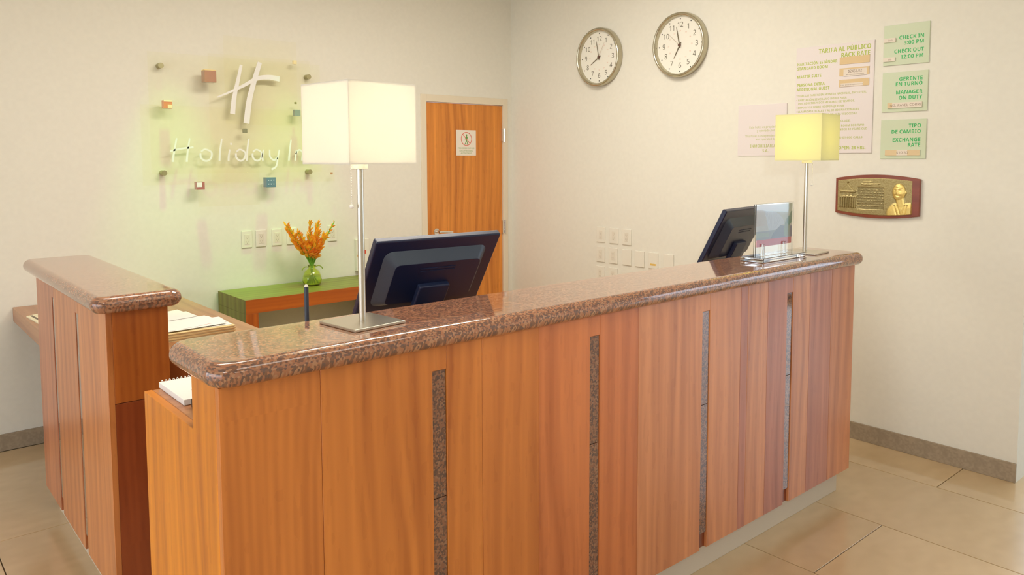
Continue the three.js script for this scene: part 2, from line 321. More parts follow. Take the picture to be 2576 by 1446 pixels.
// ---------------------------------------------------------------- left wing of the counter
{
  const X0 = 0.64, X1 = 0.843, Z1 = -2.865, Z0 = -4.13, HP = 0.115, T = 0.02, TOP = YS;
  const c = thing('side_counter', 'short tall side counter clad in wood planks, standing apart from the long counter', 'counter', [(X0 + X1) / 2, 0, (Z0 + Z1) / 2]);
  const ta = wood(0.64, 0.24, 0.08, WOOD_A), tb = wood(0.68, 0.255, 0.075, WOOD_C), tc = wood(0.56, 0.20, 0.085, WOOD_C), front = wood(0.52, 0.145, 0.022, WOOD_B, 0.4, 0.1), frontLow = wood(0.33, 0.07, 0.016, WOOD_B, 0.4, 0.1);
  const slots = [[-3.334, -3.286], [-3.784, -3.736]];
  // planks of the left face, along z, as outlines in (-z, y)
  [[-3.286, Z1, tb, null], [-3.736, -3.334, ta, slots[0]], [Z0, -3.784, tc, slots[1]]].forEach(([a, b, m, s], i) => {
    const pts = s ? [[-b, HP], [-a, HP], [-a, TOP], [-s[1], TOP], [-s[1], 1.062], [-b, 1.062]] : [[-b, HP], [-a, HP], [-a, TOP], [-b, TOP]];
    part('plank', metreUV(poly(pts, T, 0.0012).rotateY(Math.PI / 2).translate(X0, 0, 0), 'y', i * 0.21, i * 0.4), m, c);
  });
  for (const [a, b] of slots) {
    part('granite_strip', metreUV(bx(X0 + 0.0025, X0 + T + 0.01, 0.178, 1.061, a + 0.001, b - 0.001, 0.001, 1), 'y', a, 0), M.graniteStrip, c);
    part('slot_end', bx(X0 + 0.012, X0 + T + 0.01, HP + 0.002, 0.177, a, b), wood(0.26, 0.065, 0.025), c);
  }
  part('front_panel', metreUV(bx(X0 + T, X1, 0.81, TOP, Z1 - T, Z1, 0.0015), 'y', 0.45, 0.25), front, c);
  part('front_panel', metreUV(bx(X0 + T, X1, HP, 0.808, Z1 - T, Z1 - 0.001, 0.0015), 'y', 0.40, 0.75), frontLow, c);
  part('side_panel', metreUV(bx(X1 - T, X1, HP, TOP, Z0, Z1 - T - 0.001)), front, c);
  part('back_panel', metreUV(bx(X0 + T, X1 - T, HP, TOP, Z0, Z0 + T)), ta, c);
  part('core', metreUV(bx(X0 + T + 0.0105, X1 - T - 0.0005, HP, TOP - 0.001, Z0 + T + 0.0005, Z1 - T - 0.0015)), ta, c);
  part('plinth', bx(X0 + 0.045, X1 - 0.02, 0, HP - 0.0005, Z0 + 0.04, Z1 - 0.045, 0.002), M.plinth, c);
  const s = mesh('granite_countertop', slab(0.592, 0.888, -4.185, -2.81, YS, YT, 0.05), M.granite);
  tag(s, 'short polished granite top with rounded edge on the side counter', 'countertop');
}
// ---------------------------------------------------------------- low work desk behind the side counter
{
  const Y = 0.815, t = 0.08;
  const d = thing('work_desk', 'low wooden work desk behind the side counter, running to the back wall', 'desk', [1.1, 0, -4]);
  const top = [[0.675, 5.138], [1.51, 5.138], [1.51, 2.93], [0.846, 2.93], [0.846, 4.133], [0.675, 4.133]];
  part('desk_top', metreUV(poly(top, t, 0.002).rotateX(-Math.PI / 2).translate(0, Y - t, 0), 'z'), wood(0.50, 0.24, 0.105, WOOD_A), d);
  part('front_panel', metreUV(bx(0.846, 1.51, 0, 0.955, -2.928, -2.905, 0.002), 'y', 0.2, 0.1), wood(0.38, 0.115, 0.030, WOOD_A), d);
  part('side_panel', metreUV(bx(1.47, 1.495, 0, Y - t - 0.0005, -4.6, -2.929), 'y'), wood(0.4, 0.14, 0.04), d);
}
// ---------------------------------------------------------------- console against the back wall
{
  const X0 = 1.83, X1 = 2.93, Z1 = -4.658, Y = 0.778;
  const c = thing('console_table', 'thick wooden console table under the glass sign, open below', 'table', [(X0 + X1) / 2, 0, (ZB + Z1) / 2]);
  const m = wood(0.50, 0.125, 0.012, WOOD_C, 0.4, 0.05), n = wood(0.26, 0.25, 0.035, WOOD_A, 0.45, 0.05);
  part('table_top', metreUV(bx(X0, X1, Y - 0.088, Y, ZB + 0.014, Z1 - 0.006, 0.0015), 'x'), n, c);
  for (const [a, b] of [[X0, X0 + 0.08], [X1 - 0.08, X1]]) part('leg', metreUV(bx(a, b, 0, Y - 0.0885, ZB + 0.014, Z1 - 0.006, 0.0015), 'y'), n, c);
  part('edge_band', metreUV(bx(X0, X1, Y - 0.088, Y, Z1 - 0.0058, Z1, 0.001, 1), 'x'), m, c);
  for (const [a, b] of [[X0, X0 + 0.08], [X1 - 0.08, X1]]) part('edge_band', metreUV(bx(a, b, 0, Y - 0.0885, Z1 - 0.0058, Z1, 0.001, 1), 'y'), m, c);
}

// ---------------------------------------------------------------- table lamps
function lamp(label, x, z, color, intensity, shadeColor, chainAng) {
  const A = R(-39 - 45 + 90), t = thing('table_lamp', label, 'lamp', [x, YT, z], A);
  const s = 0.11, h0 = 0.444, h1 = 0.66;
  mesh('base_plate', new RoundedBoxGeometry(0.17, 0.008, 0.17, 2, 0.002).translate(0, 0.004, 0), M.steel, t);
  mesh('pole', cyl(0.0095, 0.0095, 0.43, 0, 0.008, 0, 24), M.steel, t);
  mesh('collar', lathe([[0.002, 0.43], [0.021, 0.43], [0.022, 0.432], [0.022, 0.444], [0.0205, 0.446], [0.002, 0.446]], 32), std(lin(0.85, 0.82, 0.72), 0.4), t);
  const shade = phys(shadeColor, 1, { transmission: 0.3, thickness: 0, side: THREE.DoubleSide });
  const w = 0.0018, walls = [bx(-s, s, h0, h1, s - w, s), bx(-s, s, h0, h1, -s, -s + w), bx(s - w, s, h0, h1, -s + w, s - w), bx(-s, -s + w, h0, h1, -s + w, s - w)];
  const sh = mesh('lamp_shade', walls, shade, t);
  for (const y of [h0, h1 - 0.004]) mesh('rim', [bx(-s + w, s - w, y, y + 0.004, s - w - 0.003, s - w), bx(-s + w, s - w, y, y + 0.004, -s + w, -s + w + 0.003), bx(s - w - 0.003, s - w, y, y + 0.004, -s + w, s - w), bx(-s + w, -s + w + 0.003, y, y + 0.004, -s + w, s - w)], M.white, sh);
  mesh('spider', [bx(-s + w, s - w, h0 + 0.004, h0 + 0.007, -0.002, 0.002), bx(-0.002, 0.002, h0 + 0.004, h0 + 0.007, -s + w, s - w)], M.white, sh);
  const bulb = mesh('bulb', new THREE.SphereGeometry(0.03, 24, 16).translate(0, 0.545, 0), new THREE.MeshStandardMaterial({ color: 0xffffff, emissive: color, emissiveIntensity: 4 }), t);
  mesh('socket', cyl(0.014, 0.014, 0.066, 0, 0.447, 0, 20), M.white, t);
  const l = new THREE.PointLight(color, intensity, 0, 2); l.position.set(0, 0.545, 0); l.castShadow = true; l.shadow.radius = 1.4; l.name = 'bulb_light'; t.add(l);
  // pull chain: beads on a cord with a ball at its end
  const cx = 0.026 * Math.cos(chainAng), cz = 0.026 * Math.sin(chainAng), beads = [];
  for (let y = 0.335; y < 0.446; y += 0.0045) beads.push(new THREE.SphereGeometry(0.0019, 6, 5).translate(cx, y, cz));
  const ch = mesh('pull_chain', beads, M.white, t); mesh('pull_ball', new THREE.SphereGeometry(0.0062, 20, 14).translate(cx, 0.328, cz), M.white, ch);
  return t;
}
lamp('table lamp with a bright white cube shade on the counter beside the first monitor', 1.070, -1.885, LAMP1_COLOR, LAMP1_I, lin(0.93, 0.90, 0.82), R(-35 - 180 + 45));
lamp('table lamp with a glowing yellow cube shade near the far end of the counter', 3.483, -1.885, LAMP2_COLOR, LAMP2_I, lin(0.90, 0.88, 0.50), R(80));

// ---------------------------------------------------------------- monitors, seen from behind
function monitor(label, tl, phi, tilt, deskX, deskZ) {
  const Wm = 0.5, Hm = 0.335, t = thing('computer_monitor', label, 'monitor', [deskX, 0.99, deskZ], phi);
  const u = new THREE.Vector3(Math.cos(phi), 0, -Math.sin(phi)), n = new THREE.Vector3(Math.sin(phi), 0, Math.cos(phi));
  const c = new THREE.Vector3(...tl).addScaledVector(u, Wm / 2).addScaledVector(new THREE.Vector3(0, -1, 0), Hm / 2 * Math.cos(tilt)).addScaledVector(n, -Hm / 2 * Math.sin(tilt));
  const local = c.clone().sub(t.position).applyAxisAngle(new THREE.Vector3(0, 1, 0), -phi);
  const disp = mesh('housing', new RoundedBoxGeometry(Wm, Hm, 0.026, 3, 0.006).translate(0, 0, -0.013), M.dark, t);
  disp.position.copy(local); disp.rotation.x = tilt;
  // raised back with sloping sides
  const loop = (inset, z, rad) => { const p = [], a = Wm / 2 - inset - rad, b = Hm / 2 - inset - rad; for (const [cx, cy, t0] of [[a, b, 0], [-a, b, 90], [-a, -b, 180], [a, -b, 270]]) for (let k = 0; k <= 6; k++) { const q = R(t0 + 15 * k); p.push([cx + rad * Math.cos(q), cy + rad * Math.sin(q), z]); } return p; };
  const a = loop(0.045, 0, 0.03), b = loop(0.079, 0.034, 0.018), pos = [], ix = [], nL = a.length;
  for (let k = 0; k < nL; k++) pos.push(...a[k], ...b[k]);
  for (let k = 0; k < nL; k++) { const m = (k + 1) % nL; ix.push(2 * k, 2 * m, 2 * m + 1, 2 * k, 2 * m + 1, 2 * k + 1); }
  const fr = new THREE.BufferGeometry(); fr.setAttribute('position', new THREE.Float32BufferAttribute(pos, 3)); fr.setIndex(ix); fr.computeVertexNormals();
  mesh('back_bevel', fr, M.darkMid, disp);
  mesh('back_cover', poly(loop(0.0785, 0, 0.018).map(([x, y]) => [x, y]), 0.009, 0.001).translate(0, 0, 0.0255), M.dark, disp);
  const v = []; for (let k = 0; k < 2; k++) v.push(bx(-0.07, 0.07, 0.062 - k * 0.012, 0.066 - k * 0.012, 0.0345, 0.0365)); mesh('vent', v, M.darkSoft, disp);
  mesh('hinge_cover', bx(-0.062, 0.062, -0.115, -0.005, 0.03, 0.054, 0.006, 3), M.darkSoft, disp);
  mesh('screen', bx(-Wm / 2 + 0.02, Wm / 2 - 0.02, -Hm / 2 + 0.02, Hm / 2 - 0.02, -0.0275, -0.0262), std(lin(0.02, 0.03, 0.05), 0.15), disp);
  // stand
  const hz = local.z - 0.098 * Math.sin(tilt) + 0.04 * Math.cos(tilt), hy = local.y - 0.098 * Math.cos(tilt) - 0.04 * Math.sin(tilt);
  mesh('neck', tube([[0, 0.012, 0], [0, hy * 0.5, hz * 0.6], [0, hy, hz]], 0.018, 16, 12), M.dark, t);
  mesh('base', new THREE.CylinderGeometry(0.10, 0.105, 0.013, 48).translate(0, 0.0065, 0), M.dark, t);
  return t;
}
monitor('black monitor seen from behind between the white lamp and the door', [1.298, 1.377, -2.188], R(-4.63), R(33.2), 1.54, -2.17);
monitor('black monitor seen from behind partly hidden by the clear sign holder', [3.287, 1.385, -2.19], R(8.5), R(26.6), 3.50, -2.17);

// ---------------------------------------------------------------- clear sign holder with a print
{
  const t = thing('sign_holder', 'clear acrylic sign holder with a colour print standing on the counter', 'sign holder', [3.176, YT, -1.868]);
  const clear = phys(lin(0.96, 0.97, 0.96), 0.03, { transmission: 1, thickness: 0.01, ior: 1.49 });
  mesh('base', bx(-0.18, 0.18, 0, 0.02, -0.058, 0.058, 0.004, 3), clear, t);
  mesh('acrylic_sheet', bx(-0.158, 0.158, 0.0205, 0.253, 0.003, 0.006, 0.0008, 1), clear, t);
  mesh('acrylic_sheet', bx(-0.158, 0.158, 0.0205, 0.253, -0.006, -0.003, 0.0008, 1), clear, t);
  for (const x of [-0.105, 0.075]) mesh('rib', [bx(x - 0.006, x + 0.006, 0.0205, 0.075, 0.0065, 0.016, 0.002)], clear, t);
  const print = canvasTex(640, 400, (c, w, h) => {
    c.fillStyle = '#d9d2c2'; c.fillRect(0, 0, w, h);
    const g = c.createLinearGradient(0, 0, w, 0); g.addColorStop(0, '#d8c4ae'); g.addColorStop(0.5, '#e2ddd4'); g.addColorStop(1, '#c9cca8'); c.fillStyle = g; c.fillRect(0, 0, w, h * 0.6);
    c.fillStyle = '#e6e8ee'; c.beginPath(); c.moveTo(130, 50); c.bezierCurveTo(330, 70, 480, 140, 500, 240); c.lineTo(420, 255); c.lineTo(300, 320); c.lineTo(220, 320); c.closePath(); c.fill();
    c.strokeStyle = '#c3c4d0'; c.lineWidth = 3; for (let i = 0; i < 9; i++) { c.beginPath(); c.moveTo(150 + i * 34, 70 + i * 13); c.lineTo(230 + i * 14, 310 - i * 5); c.stroke(); }
    c.fillStyle = '#a9a79f'; c.fillRect(0, 300, w, 100); c.fillStyle = '#8d8a90'; c.beginPath(); c.moveTo(300, 330); c.lineTo(430, 250); c.lineTo(500, 265); c.lineTo(520, 400); c.lineTo(250, 400); c.fill();
    c.fillStyle = '#b0b79c'; c.fillRect(0, 320, 220, 50);
    c.fillStyle = '#9dab7c'; c.beginPath(); c.ellipse(545, 280, 50, 120, 0.2, 0, 7); c.fill(); c.fillStyle = '#5f9060'; c.beginPath(); c.ellipse(590, 200, 42, 60, 0.4, 0, 7); c.fill(); c.fillStyle = '#6f8a55'; c.beginPath(); c.ellipse(620, 150, 26, 60, 0.2, 0, 7); c.fill();
    c.fillStyle = '#7d6f7f'; c.fillRect(600, 270, 40, 130);
  });
  const red = std(lin(0.95, 0.07, 0.04), 0.5);
  mesh('print', new THREE.BoxGeometry(0.30, 0.155, 0.0012).translate(0, 0.170, 0), [M.paper, M.paper, M.paper, M.paper, std(0xffffff, 0.55, { map: print }), M.paper], t);
  mesh('red_band', bx(-0.146, 0.146, 0.062, 0.0925, -0.0006, 0.0006), red, t);
}

// ---------------------------------------------------------------- papers, notepad and brochure
{
  const jitter = (n, w, l, h, mats, name, t, spread = 0.004) => { for (let i = 0; i < n; i++) { const m = mesh(name, new THREE.BoxGeometry(w, h * 0.94, l), mats[i % mats.length], t); m.position.set((rnd() - 0.5) * spread, h * (i + 0.5), (rnd() - 0.5) * spread); m.rotation.y = (rnd() - 0.5) * 0.02; } };
  const DY = 0.815;
  // three manila folders, each a thing, on each other
  for (let i = 0; i < 3; i++) {
    const f = thing('folder', ['bottom folder of the cream folder pile on the work desk', 'middle folder of the cream folder pile on the work desk', 'top folder of the cream folder pile, under the loose white papers'][i], 'folder', [1.208 + i * 0.002, DY + 0.0005 + i * 0.0125, -3.785], R(1.5 - i));
    mesh('cover', bx(-0.175, 0.175, 0, 0.003, -0.125, 0.125), M.folder, f);
    mesh('sheets', bx(-0.171, 0.171, 0.0031, 0.0088, -0.121, 0.121), std(lin(0.80, 0.70, 0.48), 0.9), f);
    mesh('cover', bx(-0.175, 0.175, 0.0089, 0.0119, -0.125, 0.125), M.folder, f);
  }
  const inked = canvasTex(512, 384, (c, w, h) => {
    c.fillStyle = '#f3f1ea'; c.fillRect(0, 0, w, h); c.lineWidth = 7;
    c.strokeStyle = '#8f8c96'; c.beginPath(); c.moveTo(150, 352); c.quadraticCurveTo(250, 346, 320, 330); c.stroke();
    c.strokeStyle = '#c8483a'; c.beginPath(); c.moveTo(310, 332); c.quadraticCurveTo(360, 322, 420, 300); c.stroke();
    c.strokeStyle = '#8f8c96'; c.lineWidth = 6; c.beginPath(); c.moveTo(20, 330); c.quadraticCurveTo(50, 356, 110, 352); c.stroke();
  });
  const inkMat = [M.paper, M.paper, std(0xffffff, 0.9, { map: inked }), M.paper, M.paper, M.paper];
  const sheetGeo = (w, l, curl, cx, cz) => { const g = new THREE.BoxGeometry(w, 0.0012, l, 14, 1, 10), p = g.attributes.position; for (let i = 0; i < p.count; i++) { const d = Math.max(0, cx * p.getX(i) / w + cz * p.getZ(i) / l); p.setY(i, p.getY(i) + curl * d * d * 4); } g.computeVertexNormals(); return g; };
  const stack = (label, x, y, z, turns) => { turns.forEach(([dx, dz, a, curl, ink, w = 0.3, l = 0.215], i) => { const m = mesh('paper_sheet', sheetGeo(w, l, curl, 0.7, -0.7), ink ? inkMat : M.paper); m.position.set(x + dx, y + 0.0008 + i * 0.0030, z + dz); m.rotation.y = R(a); tag(m, label[i], 'paper', 'loose white papers on the work desk'); }); };
  stack(['lowest white sheet on the folders, sticking out beside them', 'middle white sheet on the cream folders', 'top white sheet on the cream folders, printed with a red and grey curve'], 1.205, DY + 0.038, -3.79, [[0.03, -0.01, -4, 0.001, 0], [0.005, -0.035, 10, 0.0015, 0], [-0.005, -0.005, 4, 0.002, 1]]);
  stack(['lower white sheet of the far pair on the work desk', 'upper white sheet of the far pair on the work desk'], 1.225, DY, -4.23, [[0.005, 0.0, 3, 0.001, 0], [-0.015, -0.02, 10, 0.004, 0]]);
  // brochure at the left edge of the desk
  const b = thing('brochure', 'cream-edged folded brochure at the left edge of the work desk', 'brochure', [0.80, DY, -4.62], R(4));
  { const g = new THREE.BoxGeometry(0.21, 0.006, 0.30, 14, 1, 8), p = g.attributes.position; for (let i = 0; i < p.count; i++) { const q = p.getX(i) / 0.105; p.setY(i, p.getY(i) + 0.003 + 0.016 * (1 - q * q) * 0.5); } g.computeVertexNormals(); mesh('pages', g, std(lin(0.82, 0.74, 0.52), 0.8), b); const g2 = g.clone().scale(0.86, 0.25, 0.93).translate(0, 0.0075, 0); mesh('cover', g2, std(lin(0.16, 0.12, 0.08), 0.5), b); }
  // spiral pad on the lower desk of the counter
  const n = thing('notepad', 'white spiral-bound notepad lying on the low shelf at the counter end', 'notepad', [0.80, 0.99, -2.225]);
  mesh('pages', bx(-0.145, 0.145, 0, 0.016, -0.11, 0.11, 0.001, 1), M.paper, n);
  const tw = []; for (let i = 0; i < 26; i++) tw.push(new THREE.TorusGeometry(0.0095, 0.0012, 6, 14).rotateY(Math.PI / 2).translate(-0.135 + i * 0.0108, 0.0098, -0.112)); mesh('binding', tw, M.white, n);
  mesh('ink', tube([[-0.1, 0.0165, 0.03], [-0.05, 0.0165, -0.015], [0.0, 0.0165, 0.0], [0.03, 0.0165, 0.03], [-0.02, 0.0165, 0.05], [-0.08, 0.0165, 0.045]], 0.0008, 30, 4), std(lin(0.55, 0.53, 0.56), 0.8), n);
  const tray = thing('document_tray', 'low dark tray under a white sheet beside the notepad', 'tray', [0.775, 0.99, -2.012], R(2));
  mesh('bottom', bx(-0.105, 0.105, 0, 0.004, -0.085, 0.085), M.black, tray); mesh('wall', [bx(-0.105, -0.101, 0.0041, 0.022, -0.085, 0.085), bx(0.101, 0.105, 0.0041, 0.022, -0.085, 0.085), bx(-0.1009, 0.1009, 0.0041, 0.022, -0.085, -0.081), bx(-0.1009, 0.1009, 0.0041, 0.022, 0.081, 0.085)], M.black, tray);
  const ts = mesh('paper_sheet', new THREE.BoxGeometry(0.20, 0.0015, 0.165), M.paper); ts.position.set(0.784, 0.99 + 0.0232, -2.012); ts.rotation.y = R(2); tag(ts, 'white sheet lying on the dark tray at the counter end', 'paper');
  // slim post behind the counter
  const p = thing('slim_post', 'slim dark upright post rising behind the counter in front of the console', 'post', [1.055, 0.99, -2.20]);
  mesh('rod', cyl(0.0068, 0.0068, 0.262, 0, 0.006, 0, 16), M.darkMid, p); mesh('base', cyl(0.04, 0.038, 0.006, 0, 0, 0, 32), M.black, p); mesh('tip', cyl(0.0068, 0.004, 0.006, 0, 0.2682, 0, 16), M.plate, p);
}

// ---------------------------------------------------------------- vase with orange flowers
{
  const vx = 2.41, vy = 0.778, vz = -4.93;
  const v = thing('vase', 'round lime-green glass vase holding orange flowers on the console', 'vase', [vx, vy, vz]);
  const gl = phys(lin(0.86, 0.95, 0.30), 0.04, { transmission: 0.92, thickness: 0.004, ior: 1.45 });
  mesh('body', lathe([[0.001, 0.002], [0.045, 0.001], [0.058, 0.010], [0.066, 0.035], [0.062, 0.065], [0.048, 0.098], [0.026, 0.116], [0.022, 0.128], [0.030, 0.140], [0.027, 0.141], [0.0185, 0.128], [0.022, 0.116], [0.044, 0.097], [0.058, 0.065], [0.062, 0.035], [0.054, 0.013], [0.042, 0.006], [0.001, 0.006]], 48), gl, v);
  mesh('water', lathe([[0.001, 0.0065], [0.041, 0.0065], [0.053, 0.0135], [0.0612, 0.035], [0.0575, 0.062], [0.055, 0.070], [0.001, 0.070]], 40), phys(lin(0.75, 0.88, 0.25), 0.02, { transmission: 0.9, thickness: 0.05, ior: 1.33 }), v);
  const ribM = std(lin(0.30, 0.42, 0.05), 0.7); for (const s of [-1, 1]) mesh('ribbon', tube([[s * 0.026, 0.128, 0], [s * 0.05, 0.132, 0.004], [s * 0.068, 0.124, 0.006], [s * 0.078, 0.108, 0.006]], 0.0035, 14, 6), ribM, v);
  const stemM = std(lin(0.16, 0.42, 0.03), 0.6), petals = [lin(1.0, 0.42, 0.01), lin(1.0, 0.55, 0.02), lin(0.95, 0.32, 0.01)].map((c) => phys(c, 0.95, { side: THREE.DoubleSide, transmission: 0.4, thickness: 0 }));
  // each spike: [tip x, tip y, tip z, bend, blossom start, size]
  const spikes = [[-0.185, 0.425, 0.02, 0, 0.50, 1.1], [-0.150, 0.395, -0.05, 0, 0.48, 1.15], [-0.115, 0.375, 0.05, 0, 0.48, 1.1], [-0.075, 0.355, -0.02, 0, 0.48, 1.1], [-0.03, 0.35, 0.02, 0, 0.50, 1.0], [0.008, 0.445, -0.03, 0, 0.50, 0.85], [0.04, 0.375, 0.03, 0, 0.46, 1.15], [0.066, 0.43, -0.02, 0, 0.48, 0.95], [0.082, 0.34, 0.04, 0, 0.48, 1.15], [0.120, 0.32, -0.02, 0, 0.50, 0.9], [0.180, 0.435, 0.0, 0, 0.70, 0.75]];
  spikes.forEach(([tx, ty, tz, bend, st, sz], i) => {
    const f = thing('flower', i === 0 ? 'orange flower spike leaning furthest toward the outlet row' : i === 10 ? 'thin orange flower spike leaning furthest toward the lamp pole' : 'orange flower spike in the middle of the green glass vase', 'flower', [vx, vy, vz], 0, i > 0 && i < 10 ? 'orange flowers in the vase' : undefined);
    const b0 = [-tx * 0.18, 0.02, -tz * 0.3], nk = [tx * 0.05, 0.135, tz * 0.1];
    const curve = new THREE.CatmullRomCurve3([b0, [nk[0] * 0.4, 0.09, nk[2]], nk, [tx * 0.30, 0.20 + 0.02, tz * 0.4], [tx * 0.62, 0.20 + (ty - 0.20) * 0.52, tz * 0.8], [tx, ty, tz]].map((p) => new THREE.Vector3(...p)));
    mesh('stem', new THREE.TubeGeometry(curve, 28, 0.0034, 6), stemM, f);
    const leaf = (len, wid) => { const g = new THREE.PlaneGeometry(wid, len, 2, 4).translate(0, len / 2, 0), p = g.attributes.position; for (let k = 0; k < p.count; k++) { const q = p.getY(k) / len; p.setX(k, p.getX(k) * Math.sin(Math.PI * Math.min(1, 0.12 + q * 0.88)) * 1.1); p.setZ(k, (q * q) * 0.25 * len - Math.abs(p.getX(k)) * 0.5); } g.computeVertexNormals(); return g; };
    const heads = [[], [], []], up = new THREE.Vector3(0, 1, 0);
    const cnt = i === 10 ? 13 : 50;
    for (let k = 0; k < cnt; k++) {
      const q = st + (1 - st) * k / cnt, p = curve.getPointAt(q), tg = curve.getTangentAt(q);
      const a = k * 2.4 + rnd(), open = 1.0 - 0.75 * (q - st) / (1 - st) + rnd() * 0.4, side = new THREE.Vector3(Math.cos(a), 0, Math.sin(a));
      const dir = tg.clone().multiplyScalar(1).addScaledVector(side, open).normalize(), len = (0.030 + rnd() * 0.034) * sz * (1.1 - 0.45 * (q - st) / (1 - st));
      const g = leaf(len, len * 0.30); g.applyQuaternion(new THREE.Quaternion().setFromUnitVectors(up, dir)); g.translate(p.x, p.y, p.z); heads[k % 3].push(g);
    }
    heads.forEach((h, k) => { if (h.length) mesh('petals', h, petals[k], f); });
    if (i % 3 === 1) { const g = leaf(0.13, 0.022); g.rotateZ(-tx * 1.6).translate(nk[0], nk[1] + 0.01, nk[2]); mesh('leaf', g, std(lin(0.16, 0.48, 0.03), 0.6, { side: THREE.DoubleSide }), f); }
  });
}

// ---------------------------------------------------------------- glass sign with cubes on the back wall
{
  const s = thing('glass_sign', 'large sign of overlapping glass sheets with faint lettering and small cubes', 'sign', [2.03, 1.9, ZB]);
  const gA = phys(lin(0.997, 0.998, 0.972), 0.04, { transmission: 1, thickness: 0, specularIntensity: 0.2 }), gB = phys(lin(0.998, 0.996, 0.972), 0.04, { transmission: 1, thickness: 0, specularIntensity: 0.2 });
  const sheets = [[1.385, 2.69, 1.49, 1.99, 0.030, gB], [1.435, 2.585, 1.56, 2.315, 0.038, gA], [1.80, 2.505, 1.50, 2.333, 0.046, gB], [1.90, 2.404, 1.88, 2.455, 0.054, gB], [1.708, 2.117, 1.344, 1.62, 0.054, gB]];
  for (const [a, b, c, d, z, m] of sheets) part('glass_sheet', bx(a, b, c, d, ZB + z, ZB + z + 0.006, 0.001, 1), m, s);
  const met = phys(lin(0.40, 0.36, 0.20), 0.4, { metalness: 0.6 });
  for (const [x, y] of [[1.511, 2.232], [2.499, 2.227], [1.508, 1.566], [2.492, 1.56]]) part('standoff', new THREE.CylinderGeometry(0.017, 0.017, 0.05, 28).rotateX(Math.PI / 2).translate(x, y, ZB + 0.026), met, s);
  const cube = (x, y, w, c, extra) => { const m = part('cube', bx(x - w / 2, x + w / 2, y - w / 2, y + w / 2, ZB + 0.056, ZB + 0.056 + w * 0.8, 0.0015, 1), phys(c, 0.25, { clearcoat: 0.5 }), s); if (extra) extra(m, x, y, w); return m; };
  const patch = (m, x, y, w, c, dx, dy, pw, ph) => part('facet', bx(x + dx - pw / 2, x + dx + pw / 2, y + dy - ph / 2, y + dy + ph / 2, ZB + 0.056 + w * 0.8, ZB + 0.0575 + w * 0.8), std(c, 0.4), m);
  cube(1.79, 2.178, 0.074, lin(0.46, 0.24, 0.15), (m, x, y, w) => { part('facet', bx(x - w / 2, x + w / 2, y + w / 2, y + w / 2 + 0.006, ZB + 0.06, ZB + 0.055 + w * 0.8), std(lin(0.85, 0.65, 0.28), 0.4), m); });
  cube(1.53, 1.991, 0.052, lin(0.72, 0.26, 0.12), (m, x, y, w) => { patch(m, x, y, w, lin(0.85, 0.65, 0.40), 0.011, -0.012, 0.026, 0.022); patch(m, x, y, w, lin(0.88, 0.76, 0.5), 0, 0.021, 0.05, 0.009); });
  cube(2.386, 2.317, 0.025, lin(0.85, 0.72, 0.40));
  cube(2.388, 2.039, 0.014, lin(0.26, 0.22, 0.07));
  cube(2.389, 1.970, 0.043, lin(0.27, 0.30, 0.27));
  cube(2.022, 1.839, 0.027, lin(0.25, 0.25, 0.14));
  cube(1.712, 1.482, 0.052, lin(0.42, 0.15, 0.13), (m, x, y, w) => { patch(m, x, y, w, lin(0.86, 0.84, 0.82), -0.008, 0.007, 0.032, 0.030); });
  cube(2.177, 1.494, 0.066, lin(0.13, 0.24, 0.30), (m, x, y, w) => { for (let i = 0; i < 3; i++) for (let k = 0; k < 2; k++) patch(m, x, y, w, lin(0.5, 0.62, 0.68), -0.018 + i * 0.018, -0.012 + k * 0.026, 0.007, 0.007); });
  cube(2.65, 1.547, 0.016, lin(0.50, 0.26, 0.12));
  // lettering: brush strokes as thin raised ribbons
  const ink = std(lin(0.82, 0.81, 0.76), 0.8);
  function ribbon(pts, w0, w1, z) {
    const c = new THREE.CatmullRomCurve3(pts.map(([x, y]) => new THREE.Vector3(x, y, 0))), n = Math.max(10, pts.length * 5), L = [], Rr = [];
    for (let i = 0; i <= n; i++) { const q = i / n, p = c.getPointAt(q), t = c.getTangentAt(q), w = (w0 + (w1 - w0) * q) / 2; L.push([p.x - t.y * w, p.y + t.x * w]); Rr.unshift([p.x + t.y * w, p.y - t.x * w]); }
    return poly([...L, ...Rr], 0.0016, 0).translate(0, 0, z);
  }
  const zl = ZB + 0.0605;
  part('emblem', [ribbon([[2.012, 2.272], [1.985, 2.16], [1.958, 2.05], [1.945, 1.948]], 0.018, 0.034, zl), ribbon([[2.140, 2.298], [2.100, 2.18], [2.062, 2.05], [2.036, 1.888]], 0.030, 0.040, zl), ribbon([[1.846, 2.052], [1.92, 2.085], [2.02, 2.135], [2.12, 2.190], [2.20, 2.203], [2.275, 2.196]], 0.008, 0.036, zl + 0.0018)], ink, s);
  const B = 1.64, X = 0.075, C = 0.145, D = -0.06, strokes = [];
  const st = (pts) => strokes.push(ribbon(pts.map(([x, y]) => [x, B + y]), 0.010, 0.013, ZB + 0.0530));
  st([[1.588, C], [1.572, 0.07], [1.558, -0.005]]); st([[1.668, C], [1.654, 0.07], [1.644, -0.005]]); st([[1.545, 0.062], [1.61, 0.078], [1.69, 0.088]]);
  const o = (x, w) => st([[x, 0.06], [x + w * 0.35, X], [x + w * 0.9, 0.055], [x + w * 0.8, 0.015], [x + w * 0.4, 0], [x, 0.02], [x - 0.004, 0.05]]);
  o(1.735, 0.075); st([[1.872, C], [1.858, 0.06], [1.852, 0]]); st([[1.922, X], [1.914, 0.03], [1.912, 0]]); st([[1.930, 0.105], [1.933, 0.118]]);
  o(1.965, 0.066); st([[2.052, C], [2.040, 0.07], [2.034, 0]]); o(2.078, 0.066); st([[2.152, X], [2.144, 0.03], [2.146, 0]]);
  st([[2.195, X], [2.198, 0.025], [2.225, 0.004], [2.250, 0.02]]); st([[2.265, X], [2.252, 0.02], [2.238, -0.04], [2.205, D]]);
